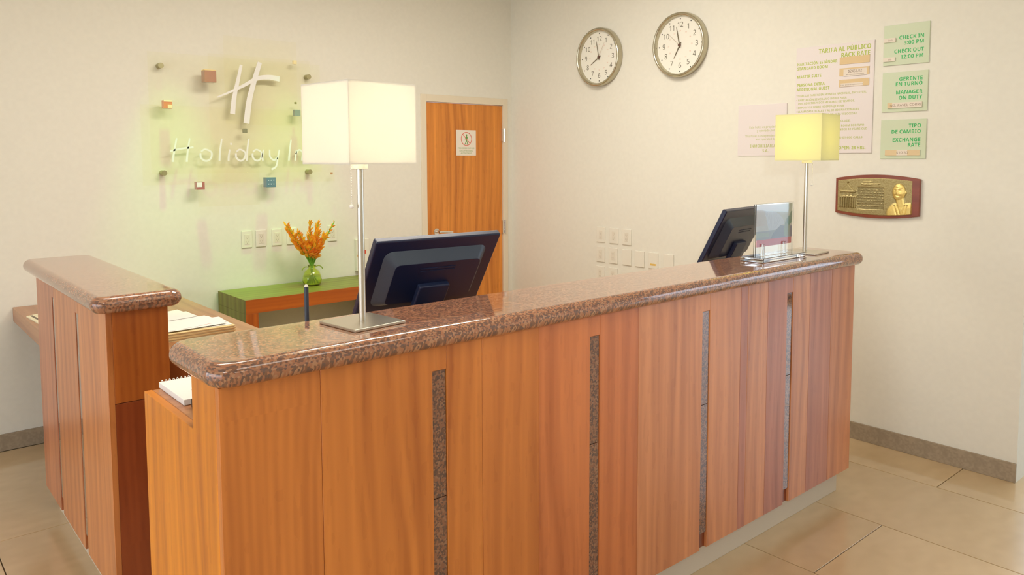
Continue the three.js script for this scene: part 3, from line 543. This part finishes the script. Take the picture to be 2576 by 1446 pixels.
  st([[2.352, C], [2.340, 0.07], [2.332, 0]]);
  const nn = (x) => { st([[x, X], [x - 0.006, 0.035], [x - 0.010, 0]]); st([[x - 0.006, 0.045], [x + 0.02, X], [x + 0.042, 0.06], [x + 0.040, 0]]); };
  nn(2.390); nn(2.462);
  part('lettering', strokes, ink, s);
}

// ---------------------------------------------------------------- sockets and cover plates
function outlet(label, x, y, z, face, kind, w = 0.072, h = 0.115) {
  const t = thing('wall_outlet', label, 'outlet', [x, y, z], face === 'right' ? -Math.PI / 2 : 0);
  mesh('cover_plate', new RoundedBoxGeometry(w, h, 0.009, 2, 0.003).translate(0, 0, 0.0046), M.plate, t);
  if (kind === 'socket') {
    const ins = mesh('insert', bx(-0.018, 0.018, -0.034, 0.034, 0.0092, 0.011, 0.001, 1), std(lin(0.76, 0.71, 0.60), 0.6), t);
    for (const yy of [-0.016, 0.016]) mesh('contact', [bx(-0.008, -0.0055, yy - 0.005, yy + 0.005, 0.0112, 0.0116), bx(0.0055, 0.008, yy - 0.005, yy + 0.005, 0.0112, 0.0116), new THREE.CylinderGeometry(0.003, 0.003, 0.0006, 12).rotateX(Math.PI / 2).translate(0, yy - 0.010, 0.0114)], M.socket, ins);
  } else if (kind === 'yellow') { const lb = mesh('label', bx(-0.026, 0.026, -0.036, -0.022, 0.0091, 0.0098), std(lin(0.72, 0.48, 0.12), 0.6), t); lb.userData.label = 'yellow label strip'; }
  else for (const yy of [-0.042, 0.042]) mesh('screw', new THREE.CylinderGeometry(0.0025, 0.0025, 0.0008, 12).rotateX(Math.PI / 2).translate(0, yy, 0.0094), M.plate, t);
  return t;
}
[['first', 2.038], ['second', 2.138], ['third', 2.253], ['fourth', 2.362]].forEach(([k, x]) => outlet(`${k} cream wall socket from the left in the row behind the flower vase`, x, 1.107, ZB, 'back', 'socket'));
outlet('cream wall socket between the flowers and the lamp pole on the back wall', 2.678, 1.107, ZB, 'back', 'socket');
{
  const rows = [[1.058, ['socket', 'socket', 'socket'], 'top row', [-4.073, -3.939, -3.811]], [0.905, ['socket', 'socket', 'blank', 'blank', 'yellow', 'blank'], 'middle row', [-4.075, -3.945, -3.808, -3.684, -3.557, -3.417]], [0.752, ['socket', 'socket'], 'bottom row', [-4.075, -3.945]]];
  const nth = ['first', 'second', 'third', 'fourth', 'fifth', 'sixth'];
  for (const [y, kinds, row, zs] of rows) kinds.forEach((k, i) => outlet(k === 'yellow' ? 'cream blank wall plate with a yellow label strip' : `${nth[i]} cream wall plate from the room corner in the ${row}${k === 'blank' ? ', blank' : ', with a socket'}`, XR, y, zs[i], 'right', k, 0.086, 0.118));
}
{ // small box behind the lamp pole
  const t = thing('wall_switch_box', 'small pale wall box with a red button behind the near lamp pole', 'switch', [2.915, 0.93, ZB]);
  mesh('box', new RoundedBoxGeometry(0.11, 0.24, 0.03, 2, 0.004).translate(0, 0, 0.0152), M.plate, t);
  const b = mesh('button', bx(0.012, 0.022, 0.008, 0.036, 0.0305, 0.035), std(lin(0.72, 0.09, 0.04), 0.5), t); b.userData.label = 'red button';
  mesh('sticker', bx(-0.05, -0.034, -0.01, 0.005, 0.0305, 0.0312), std(lin(0.75, 0.45, 0.16), 0.6), t);
}

// ---------------------------------------------------------------- clocks
const dial = canvasTex(768, 768, (c, w, h) => {
  c.fillStyle = '#efece0'; c.fillRect(0, 0, w, h); c.textAlign = 'center'; c.textBaseline = 'middle';
  for (let i = 1; i <= 12; i++) {
    const a = i * Math.PI / 6, x = w / 2 + Math.sin(a) * 272, y = h / 2 - Math.cos(a) * 272;
    c.fillStyle = '#5a5544'; c.font = '96px sans-serif'; c.fillText(String(i), x, y);
    c.fillStyle = '#2f302c'; c.beginPath(); c.arc(w / 2 + Math.sin(a) * 352, h / 2 - Math.cos(a) * 352, 9, 0, 7); c.fill();
    c.fillStyle = '#d9a58c'; c.font = '26px sans-serif'; c.fillText(String(i + 12), w / 2 + Math.sin(a) * 190, h / 2 - Math.cos(a) * 190);
  }
});
function clock(label, y, z, hour, minute, second) {
  const t = thing('wall_clock', label, 'clock', [XR, y, z], -Math.PI / 2);
  const rim = lathe([[0.215, 0.0005], [0.221, 0.006], [0.2215, 0.03], [0.219, 0.046], [0.212, 0.053], [0.204, 0.053], [0.198, 0.046], [0.195, 0.030], [0.195, 0.018]], 96).rotateX(Math.PI / 2);
  mesh('rim', rim, phys(lin(0.52, 0.48, 0.36), 0.26, { metalness: 0.85 }), t);
  const disc = new THREE.CircleGeometry(0.1955, 72).translate(0, 0, 0.02);
  mesh('dial', disc, std(0xffffff, 0.6, { map: dial }), t);
  mesh('back', new THREE.CylinderGeometry(0.212, 0.212, 0.017, 64).rotateX(Math.PI / 2).translate(0, 0, 0.0095), M.steel, t);
  const hand = (name, ang, len, w, z0, m) => { const g = poly([[-w, -0.02], [w, -0.02], [w * 0.7, len * 0.75], [0, len], [-w * 0.7, len * 0.75]], 0.0016, 0).rotateZ(-ang).translate(0, 0, z0); return mesh(name, g, m, t); };
  const hm = std(lin(0.16, 0.13, 0.08), 0.5), mm = (minute + second / 60) / 60;
  hand('hour_hand', (hour + mm) / 12 * Math.PI * 2, 0.105, 0.0038, 0.024, hm); hand('minute_hand', mm * Math.PI * 2, 0.13, 0.0036, 0.027, hm); hand('second_hand', second / 60 * Math.PI * 2, 0.125, 0.0011, 0.030, std(lin(0.55, 0.42, 0.30), 0.5));
  mesh('hub', new THREE.CylinderGeometry(0.0095, 0.0095, 0.011, 24).rotateX(Math.PI / 2).translate(0, 0, 0.0275), std(lin(0.13, 0.06, 0.04), 0.5), t);
}
clock('round metal-rimmed wall clock nearer the door, hour hand toward the eight', 2.418, -4.087, 7, 58, 5);
clock('round metal-rimmed wall clock nearer the price board, hour hand toward the seven', 2.426, -3.332, 6, 57, 52);

// ---------------------------------------------------------------- signs on the right wall (text reads toward +z)
function board(name, label, category, y0, y1, z0, z1, th, body, draw, ppm = 1500) {
  const w = z1 - z0, h = y1 - y0, t = thing(name, label, category, [XR, (y0 + y1) / 2, (z0 + z1) / 2], -Math.PI / 2);
  const face = std(0xffffff, 0.5, { map: canvasTex(Math.round(w * ppm), Math.round(h * ppm), draw) });
  mesh('panel', new RoundedBoxGeometry(w, h, th, 1, 0.0008).translate(0, 0, th / 2 + 0.0003), body, t);
  mesh('print', new THREE.PlaneGeometry(w - 0.002, h - 0.002).translate(0, 0, th + 0.0008), face, t);
  return t;
}
const OLIVE = '#a9b944', OLIVE2 = '#b4ba72', GREENT = '#2fae5c', SHEET = '#e4dbd8', PALE = '#ccd6b8';
const sheetM = std(new THREE.Color(SHEET), 0.5), paleM = phys(new THREE.Color(PALE), 0.2, { clearcoat: 0.3 });
{
  const t = board('price_board', 'tall white rate board with green print and three price slots on the wall', 'sign', 1.675, 2.31, -2.474, -2.001, 0.005, sheetM, (c, w, h) => {
    c.fillStyle = SHEET; c.fillRect(0, 0, w, h); const k = w / 0.473, X = (m) => m * k, Y = (m) => m * k;
    const T = (s, x, y, cap, wd, al = 'left', col = OLIVE2) => { c.fillStyle = col; c.font = `bold ${Math.round(cap / 0.72 * k)}px sans-serif`; const m = c.measureText(s).width, q = wd * k / m; c.save(); c.translate(X(al === 'right' ? x - wd : x), Y(y)); c.scale(q, 1); c.textAlign = 'left'; c.fillText(s, 0, 0); c.restore(); };
    T('TARIFA AL PÚBLICO', 0.455, 0.044, 0.0255, 0.314, 'right', OLIVE); T('RACK RATE', 0.452, 0.081, 0.0255, 0.173, 'right', OLIVE);
    T('HABITACIÓN ESTÁNDAR', 0.007, 0.106, 0.0175, 0.252, 'left', OLIVE); T('STANDARD ROOM', 0.007, 0.133, 0.0175, 0.196, 'left', OLIVE);
    T('MASTER SUITE', 0.007, 0.182, 0.0175, 0.156, 'left', OLIVE);
    T('PERSONA EXTRA', 0.007, 0.232, 0.0175, 0.178, 'left', OLIVE); T('ADDITIONAL GUEST', 0.007, 0.259, 0.0175, 0.208, 'left', OLIVE);
    for (const [q, y, wd, x] of [['TODAS LAS TARIFAS EN MONEDA NACIONAL, INCLUYEN:', 0.294, 0.43, 0.006], ['• HABITACIÓN SENCILLA O DOBLE PARA', 0.320, 0.315, 0.006], ['DOS ADULTOS Y DOS MENORES DE 12 AÑOS.', 0.340, 0.352, 0.018], ['• IMPUESTOS SOBRE HOSPEDAJE E IVA', 0.365, 0.30, 0.006], ['• LLAMADAS LOCALES Y AL 01-800 NACIONALES', 0.389, 0.39, 0.006], ['• INTERNET INALÁMBRICO DE ALTA VELOCIDAD', 0.413, 0.38, 0.006]]) T(q, x, y, 0.0118, wd);
    for (const [q, y, wd, x] of [['ALL RATES INCLUDE:', 0.453, 0.17, 0.348], ['• STANDARD ROOM FOR TWO', 0.482, 0.245, 0.428], ['ADULTS, UNDER 12 YEARS OLD', 0.503, 0.25, 0.446], ['• LOCAL AND 01-800 CALLS', 0.551, 0.24, 0.420]]) T(q, x, y, 0.0118, wd, 'right');
    T('OPEN: 24 HRS.', 0.440, 0.614, 0.0175, 0.16, 'right', OLIVE);
  });
  const tan = std(lin(0.70, 0.52, 0.28), 0.6), lab = std(lin(0.80, 0.74, 0.66), 0.7), bx2 = (z0, z1, y0, y1, d0, d1) => bx(z0 + 2.2375, z1 + 2.2375, y0 - 1.9925, y1 - 1.9925, d0, d1);
  for (const [y0, y1] of [[2.187, 2.229], [2.121, 2.165], [2.058, 2.099]]) mesh('price_slot', bx2(-2.2, -2.026, y0, y1, 0.0062, 0.0085), tan, t);
  const small = (txt, z0, z1, y0, y1, fs, two) => { const tx = canvasTex(420, 110, (c, w, h) => { c.fillStyle = '#e2d6c8'; c.fillRect(0, 0, w, h); c.fillStyle = '#7d6a5c'; c.textAlign = 'center'; c.font = `${fs}px sans-serif`; c.fillText(txt, w / 2, two ? 55 : 70); if (two) { c.font = '26px sans-serif'; c.fillText(two, w / 2, 95); } }); mesh('price_label', new THREE.BoxGeometry(z1 - z0, y1 - y0, 0.001).translate((z0 + z1) / 2 + 2.2375, (y0 + y1) / 2 - 1.9925, 0.0092), [lab, lab, lab, lab, std(0xffffff, 0.6, { map: tx }), lab], t); };
  small('$2453.02', -2.175, -2.04, 2.118, 2.157, 62, 'Más impuestos e impuestos'); small('Uso en cumplimiento', -2.19, -2.06, 2.059, 2.078, 44);
}
board('notice_board', 'small white notice board with olive print, half hidden by the yellow lamp', 'sign', 1.662, 1.986, -2.871, -2.528, 0.005, sheetM, (c, w, h) => {
  c.fillStyle = SHEET; c.fillRect(0, 0, w, h); const k = w / 0.343; c.fillStyle = OLIVE2; c.textAlign = 'center';
  const T = (s, y, px, b = '') => { c.font = `${b} ${Math.round(px * k)}px sans-serif`; c.fillText(s, w / 2 + 0.03 * k, y * k); };
  T('Este hotel es propiedad de', 0.150, 0.020); T('y operado por', 0.172, 0.020); T('This hotel is independently owned', 0.205, 0.019); T('and operated by', 0.226, 0.019); T('INMOBILIARIA DE', 0.272, 0.026, 'bold'); T('S.A.', 0.302, 0.026, 'bold');
});
function greenSign(label, y0, y1, lines, fs, extra) {
  const z0 = -1.951, z1 = -1.71;
  const t = board('green_sign', label, 'sign', y0, y1, z0, z1, 0.006, paleM, (c, w, h) => {
    c.fillStyle = PALE; c.fillRect(0, 0, w, h); const k = w / (z1 - z0); c.fillStyle = GREENT; c.textAlign = 'right';
    for (const [s, y] of lines) { c.font = `bold ${Math.round(fs * k)}px sans-serif`; c.fillText(s, (0.215) * k, y * k); }
  }, 1800);
  const cz = (z0 + z1) / 2, cy = (y0 + y1) / 2, lab = std(lin(0.80, 0.71, 0.60), 0.6);
  for (const [a, b, c, d, txt, side] of extra) {
    const tx = canvasTex(400, 80, (q, w, h) => { q.fillStyle = '#e3d8c8'; q.fillRect(0, 0, w, h); if (side) { q.fillStyle = '#dcc49a'; q.fillRect(0, 0, w * side, h); if (side > 0.2) q.fillRect(w * 0.65, 0, w * 0.35, h); } q.fillStyle = '#8a6f60'; q.textAlign = 'center'; q.font = '46px sans-serif'; q.fillText(txt, w * (side > 0.2 ? 0.5 : 0.55), 56); });
    mesh('label_holder', new THREE.BoxGeometry(b - a, d - c, 0.006).translate((a + b) / 2 - cz, (c + d) / 2 - cy, 0.0105), [lab, lab, lab, lab, std(0xffffff, 0.6, { map: tx }), lab], t);
  }
}
greenSign('pale green glass sign with check-in and check-out times, topmost of the three', 2.156, 2.375, [['CHECK IN', 0.082], ['3:00 PM', 0.112], ['CHECK OUT', 0.155], ['12:00 PM', 0.188]], 0.029, [[-1.948, -1.885, 2.283, 2.305, 'Entrada'], [-1.948, -1.885, 2.178, 2.20, 'Salida']]);
greenSign('pale green glass sign for the manager on duty, middle of the three', 1.900, 2.117, [['GERENTE', 0.049], ['EN TURNO', 0.077], ['MANAGER', 0.121], ['ON DUTY', 0.152]], 0.029, [[-1.917, -1.735, 1.920, 1.950, 'ING. PAVEL CORREA', 0.14]]);
greenSign('pale green glass sign for the exchange rate, lowest of the three', 1.642, 1.857, [['TIPO', 0.045], ['DE CAMBIO', 0.076], ['EXCHANGE', 0.1215], ['RATE', 0.150]], 0.029, [[-1.922, -1.738, 1.660, 1.690, '$10.50', 0.34]]);
{ // notice on the door
  const t = thing('door_notice', 'white no-entry notice with a red crossed circle on the wooden door', 'sign', [3.924, 1.781, ZB - 0.006]);
  const tx = canvasTex(412, 420, (c, w, h) => {
    c.fillStyle = '#ece4d6'; c.fillRect(0, 0, w, h); c.lineWidth = 13; c.strokeStyle = '#d9705e';
    c.fillStyle = '#5f9a4a'; c.beginPath(); c.arc(216, 84, 15, 0, 7); c.fill(); c.lineCap = 'round'; c.strokeStyle = '#5f9a4a';
    const L = (p, wd) => { c.lineWidth = wd; c.beginPath(); c.moveTo(...p[0]); for (const q of p.slice(1)) c.lineTo(...q); c.stroke(); };
    L([[216, 112], [212, 165]], 30); L([[212, 170], [232, 205], [226, 236]], 14); L([[210, 170], [200, 205], [182, 232]], 14); L([[208, 115], [184, 150]], 11); L([[226, 115], [246, 148]], 11);
    c.lineWidth = 12; c.strokeStyle = '#d9705e'; c.beginPath(); c.arc(212, 146, 108, 0, 7); c.stroke(); c.beginPath(); c.moveTo(136, 70); c.lineTo(288, 222); c.stroke();
    c.fillStyle = '#a8b98a'; c.textAlign = 'center'; c.font = 'bold 36px sans-serif'; c.fillText('PROHIBIDO EL PASO', w / 2, 312, 350); c.fillText('SOLO PERSONAL', w / 2, 354, 310); c.fillText('AUTORIZADO', w / 2, 396, 230);
  });
  mesh('sheet', new THREE.BoxGeometry(0.206, 0.21, 0.002).translate(0, 0, 0.0012), [M.paper, M.paper, M.paper, M.paper, std(0xffffff, 0.6, { map: tx }), M.paper], t);
}

// ---------------------------------------------------------------- wooden plaque with a brass relief
{
  const zc = -1.9615, yc = 1.429, t = thing('wall_plaque', 'wooden plaque with a brass relief of a smiling man and a kiosk', 'plaque', [XR, yc, zc], -Math.PI / 2);
  const hw = 0.2355, hh = 0.101, bow = 0.022;
  const outline = (w, h, b) => { const p = []; for (let i = 0; i <= 16; i++) { const q = -1 + i / 8; p.push([q * w, -h - b * (1 - q * q)]); } for (let i = 0; i <= 16; i++) { const q = 1 - i / 8; p.push([q * w, h + b * (1 - q * q)]); } return p; };
  mesh('backboard', metreUV(poly(outline(hw, hh, bow), 0.02, 0.003).translate(0, 0, 0.0003), 'x'), wood(0.26, 0.055, 0.022, WOOD_A, 0.35, 0.5), t);
  // brass sheet as a height field, shifted toward its left side as on the plaque
  const w = 0.209, x0 = -0.013, NX = 220, NY = 110, col = [], pos = [], idx = [], uv = [];
  const cap = (x, y, ax, ay, bx_, by, r) => { const dx = bx_ - ax, dy = by - ay, q = Math.max(0, Math.min(1, ((x - ax) * dx + (y - ay) * dy) / (dx * dx + dy * dy))); return Math.hypot(x - ax - q * dx, y - ay - q * dy) - r; };
  const bump = (d, h, s) => d > 0 ? 0 : h * Math.min(1, Math.sqrt(-d / s));
  function height(x, y) {                       // x, y in metres from the plaque centre
    let z = 0.0006 * vn(0, x * 300 + 90, y * 300 + 90, 64, 64);
    const X = x - 0.128, Y = y;                 // man
    const body = Math.min(cap(X, Y, -0.012, -0.092, 0.058, -0.086, 0.058), cap(X, Y, -0.030, -0.14, -0.012, -0.08, 0.05));
    z = Math.max(z, bump(body, 0.008, 0.03), bump(cap(X, Y, 0.012, -0.045, 0.006, -0.01, 0.024), 0.007, 0.012));
    const hx = X - 0.0, hy = Y - 0.028, head = Math.hypot(hx / 0.036, hy / 0.048) - 1; z = Math.max(z, head < 0 ? 0.014 * Math.min(1, Math.sqrt(-head * 1.6)) : 0);
    if (head < 0) {                             // hair, eyes, nose, smiling mouth
      if (hy > 0.026 - hx * 0.3) z += 0.0016 + 0.0007 * Math.sin((hx + hy * 0.4) * 900);
      const dip = (x0, y0, sx, sy, h) => h * Math.exp(-(((hx - x0) / sx) ** 2 + ((hy - y0) / sy) ** 2));
      z -= dip(-0.018, 0.010, 0.007, 0.004, 0.0028) + dip(0.008, 0.010, 0.008, 0.004, 0.0028); z += dip(-0.007, 0.0, 0.0045, 0.010, 0.0042) + dip(-0.020, -0.010, 0.008, 0.008, 0.003) + dip(0.012, -0.010, 0.009, 0.008, 0.003);
      z -= dip(-0.005, -0.019 + hx * hx * 12, 0.014, 0.0035, 0.004); z += dip(-0.005, -0.034, 0.012, 0.006, 0.002);
    }
    z = Math.max(z, bump(Math.hypot((X - 0.036) / 0.007, (Y - 0.028) / 0.012) - 1, 0.006, 1));
    if (body < -0.012 && Y < -0.040) { const l = Math.abs(X - 0.012) - (0.014 + (-0.062 - Y) * -0.34); z -= 0.003 * Math.exp(-((l / 0.0035) ** 2)); z -= 0.003 * Math.exp(-(((X + 0.038 + Y * 0.3) / 0.004) ** 2)) + 0.003 * Math.exp(-(((X - 0.055 - Y * 0.25) / 0.004) ** 2)); }
    // kiosk with a domed roof
    const K = x + 0.160; 
    z = Math.max(z, bump(Math.hypot(K, (y - 0.078)) - 0.006, 0.008, 0.004), bump(Math.abs(K) + (y - 0.050) * 0.9 - 0.022 - (y < 0.03 ? 0.012 : 0), y > 0.028 && y < 0.075 ? 0.006 : 0, 0.01));
    if (y < 0.029 && y > 0.020 && Math.abs(K) < 0.045) z = Math.max(z, 0.007); if (y < 0.020 && y > 0.0 && Math.abs(K) < 0.030) z = Math.max(z, 0.003 + 0.004 * (Math.abs(((K + 1) % 0.02) - 0.01) < 0.002 ? 1 : 0));
    if (y < -0.008 && y > -0.068 && Math.abs(K) < 0.052) z = Math.max(z, Math.abs(((K + 1) % 0.013) - 0.0065) < 0.0026 ? 0.008 : 0.001);
    if (y < 0.0 && y > -0.010 && Math.abs(K) < 0.052) z = Math.max(z, 0.005);
    // raised caption lines
    for (const [yy, a, b] of [[0.083, -0.075, -0.02], [0.070, -0.085, 0.025], [0.064, -0.07, 0.01]]) if (Math.abs(y - yy) < 0.0022 && x > a && x < b && vn(2, x * 700 + 99, 3, 64, 64) > 0.35) z += 0.0022;
    if (Math.abs(x + 0.03) < 0.075 && y > -0.075 && y < 0.052) { z -= 0.0016; for (let q = 0; q < 7; q++) if (Math.abs(y - 0.035 + q * 0.015) < 0.002 && vn(3, x * 800 + 99, q * 3, 64, 64) > 0.45) z += 0.0016; }
    return z;
  }
  for (let j = 0; j <= NY; j++) for (let i = 0; i <= NX; i++) {
    const q = -1 + 2 * i / NX, x = x0 + q * w, top = 0.085 + 0.019 * (1 - ((x) / hw) ** 2), bot = -0.087 - 0.019 * (1 - (x / hw) ** 2), y = bot + (top - bot) * j / NY;
    const edge = i === 0 || j === 0 || i === NX || j === NY; pos.push(x, y, edge ? 0.0195 : 0.022 + height(x, y)); uv.push(x, y);
    { const man = Math.max(0, Math.min(1, (x - 0.052) / 0.02)) * Math.min(1, Math.max(0, (height(x, y) - 0.0022) / 0.003)), k = vn(4, x * 260 + 99, y * 260 + 99, 64, 64) * 0.12, mid = Math.abs(x + 0.03) < 0.075 && y > -0.075 && y < 0.052 ? 0.72 : 1; const c = mix([0.34 * mid, 0.265 * mid, 0.11 * mid], [0.74, 0.55, 0.17], man); col.push(c[0] + k, c[1] + k, c[2] + k * 0.6); }
    if (i < NX && j < NY) { const a = j * (NX + 1) + i; idx.push(a, a + 1, a + NX + 2, a, a + NX + 2, a + NX + 1); }
  }
  const g = new THREE.BufferGeometry(); g.setAttribute('position', new THREE.Float32BufferAttribute(pos, 3)); g.setAttribute('uv', new THREE.Float32BufferAttribute(uv, 2)); g.setAttribute('color', new THREE.Float32BufferAttribute(col, 3)); g.setIndex(idx); g.computeVertexNormals();
  mesh('brass_relief', g, phys(lin(1, 1, 1), 0.45, { metalness: 0.7, vertexColors: true }), t);
}

scene.traverse((o) => { if (o.isMesh) { o.castShadow = o.castShadow !== false; o.receiveShadow = true; } });
renderer.render(scene, camera);
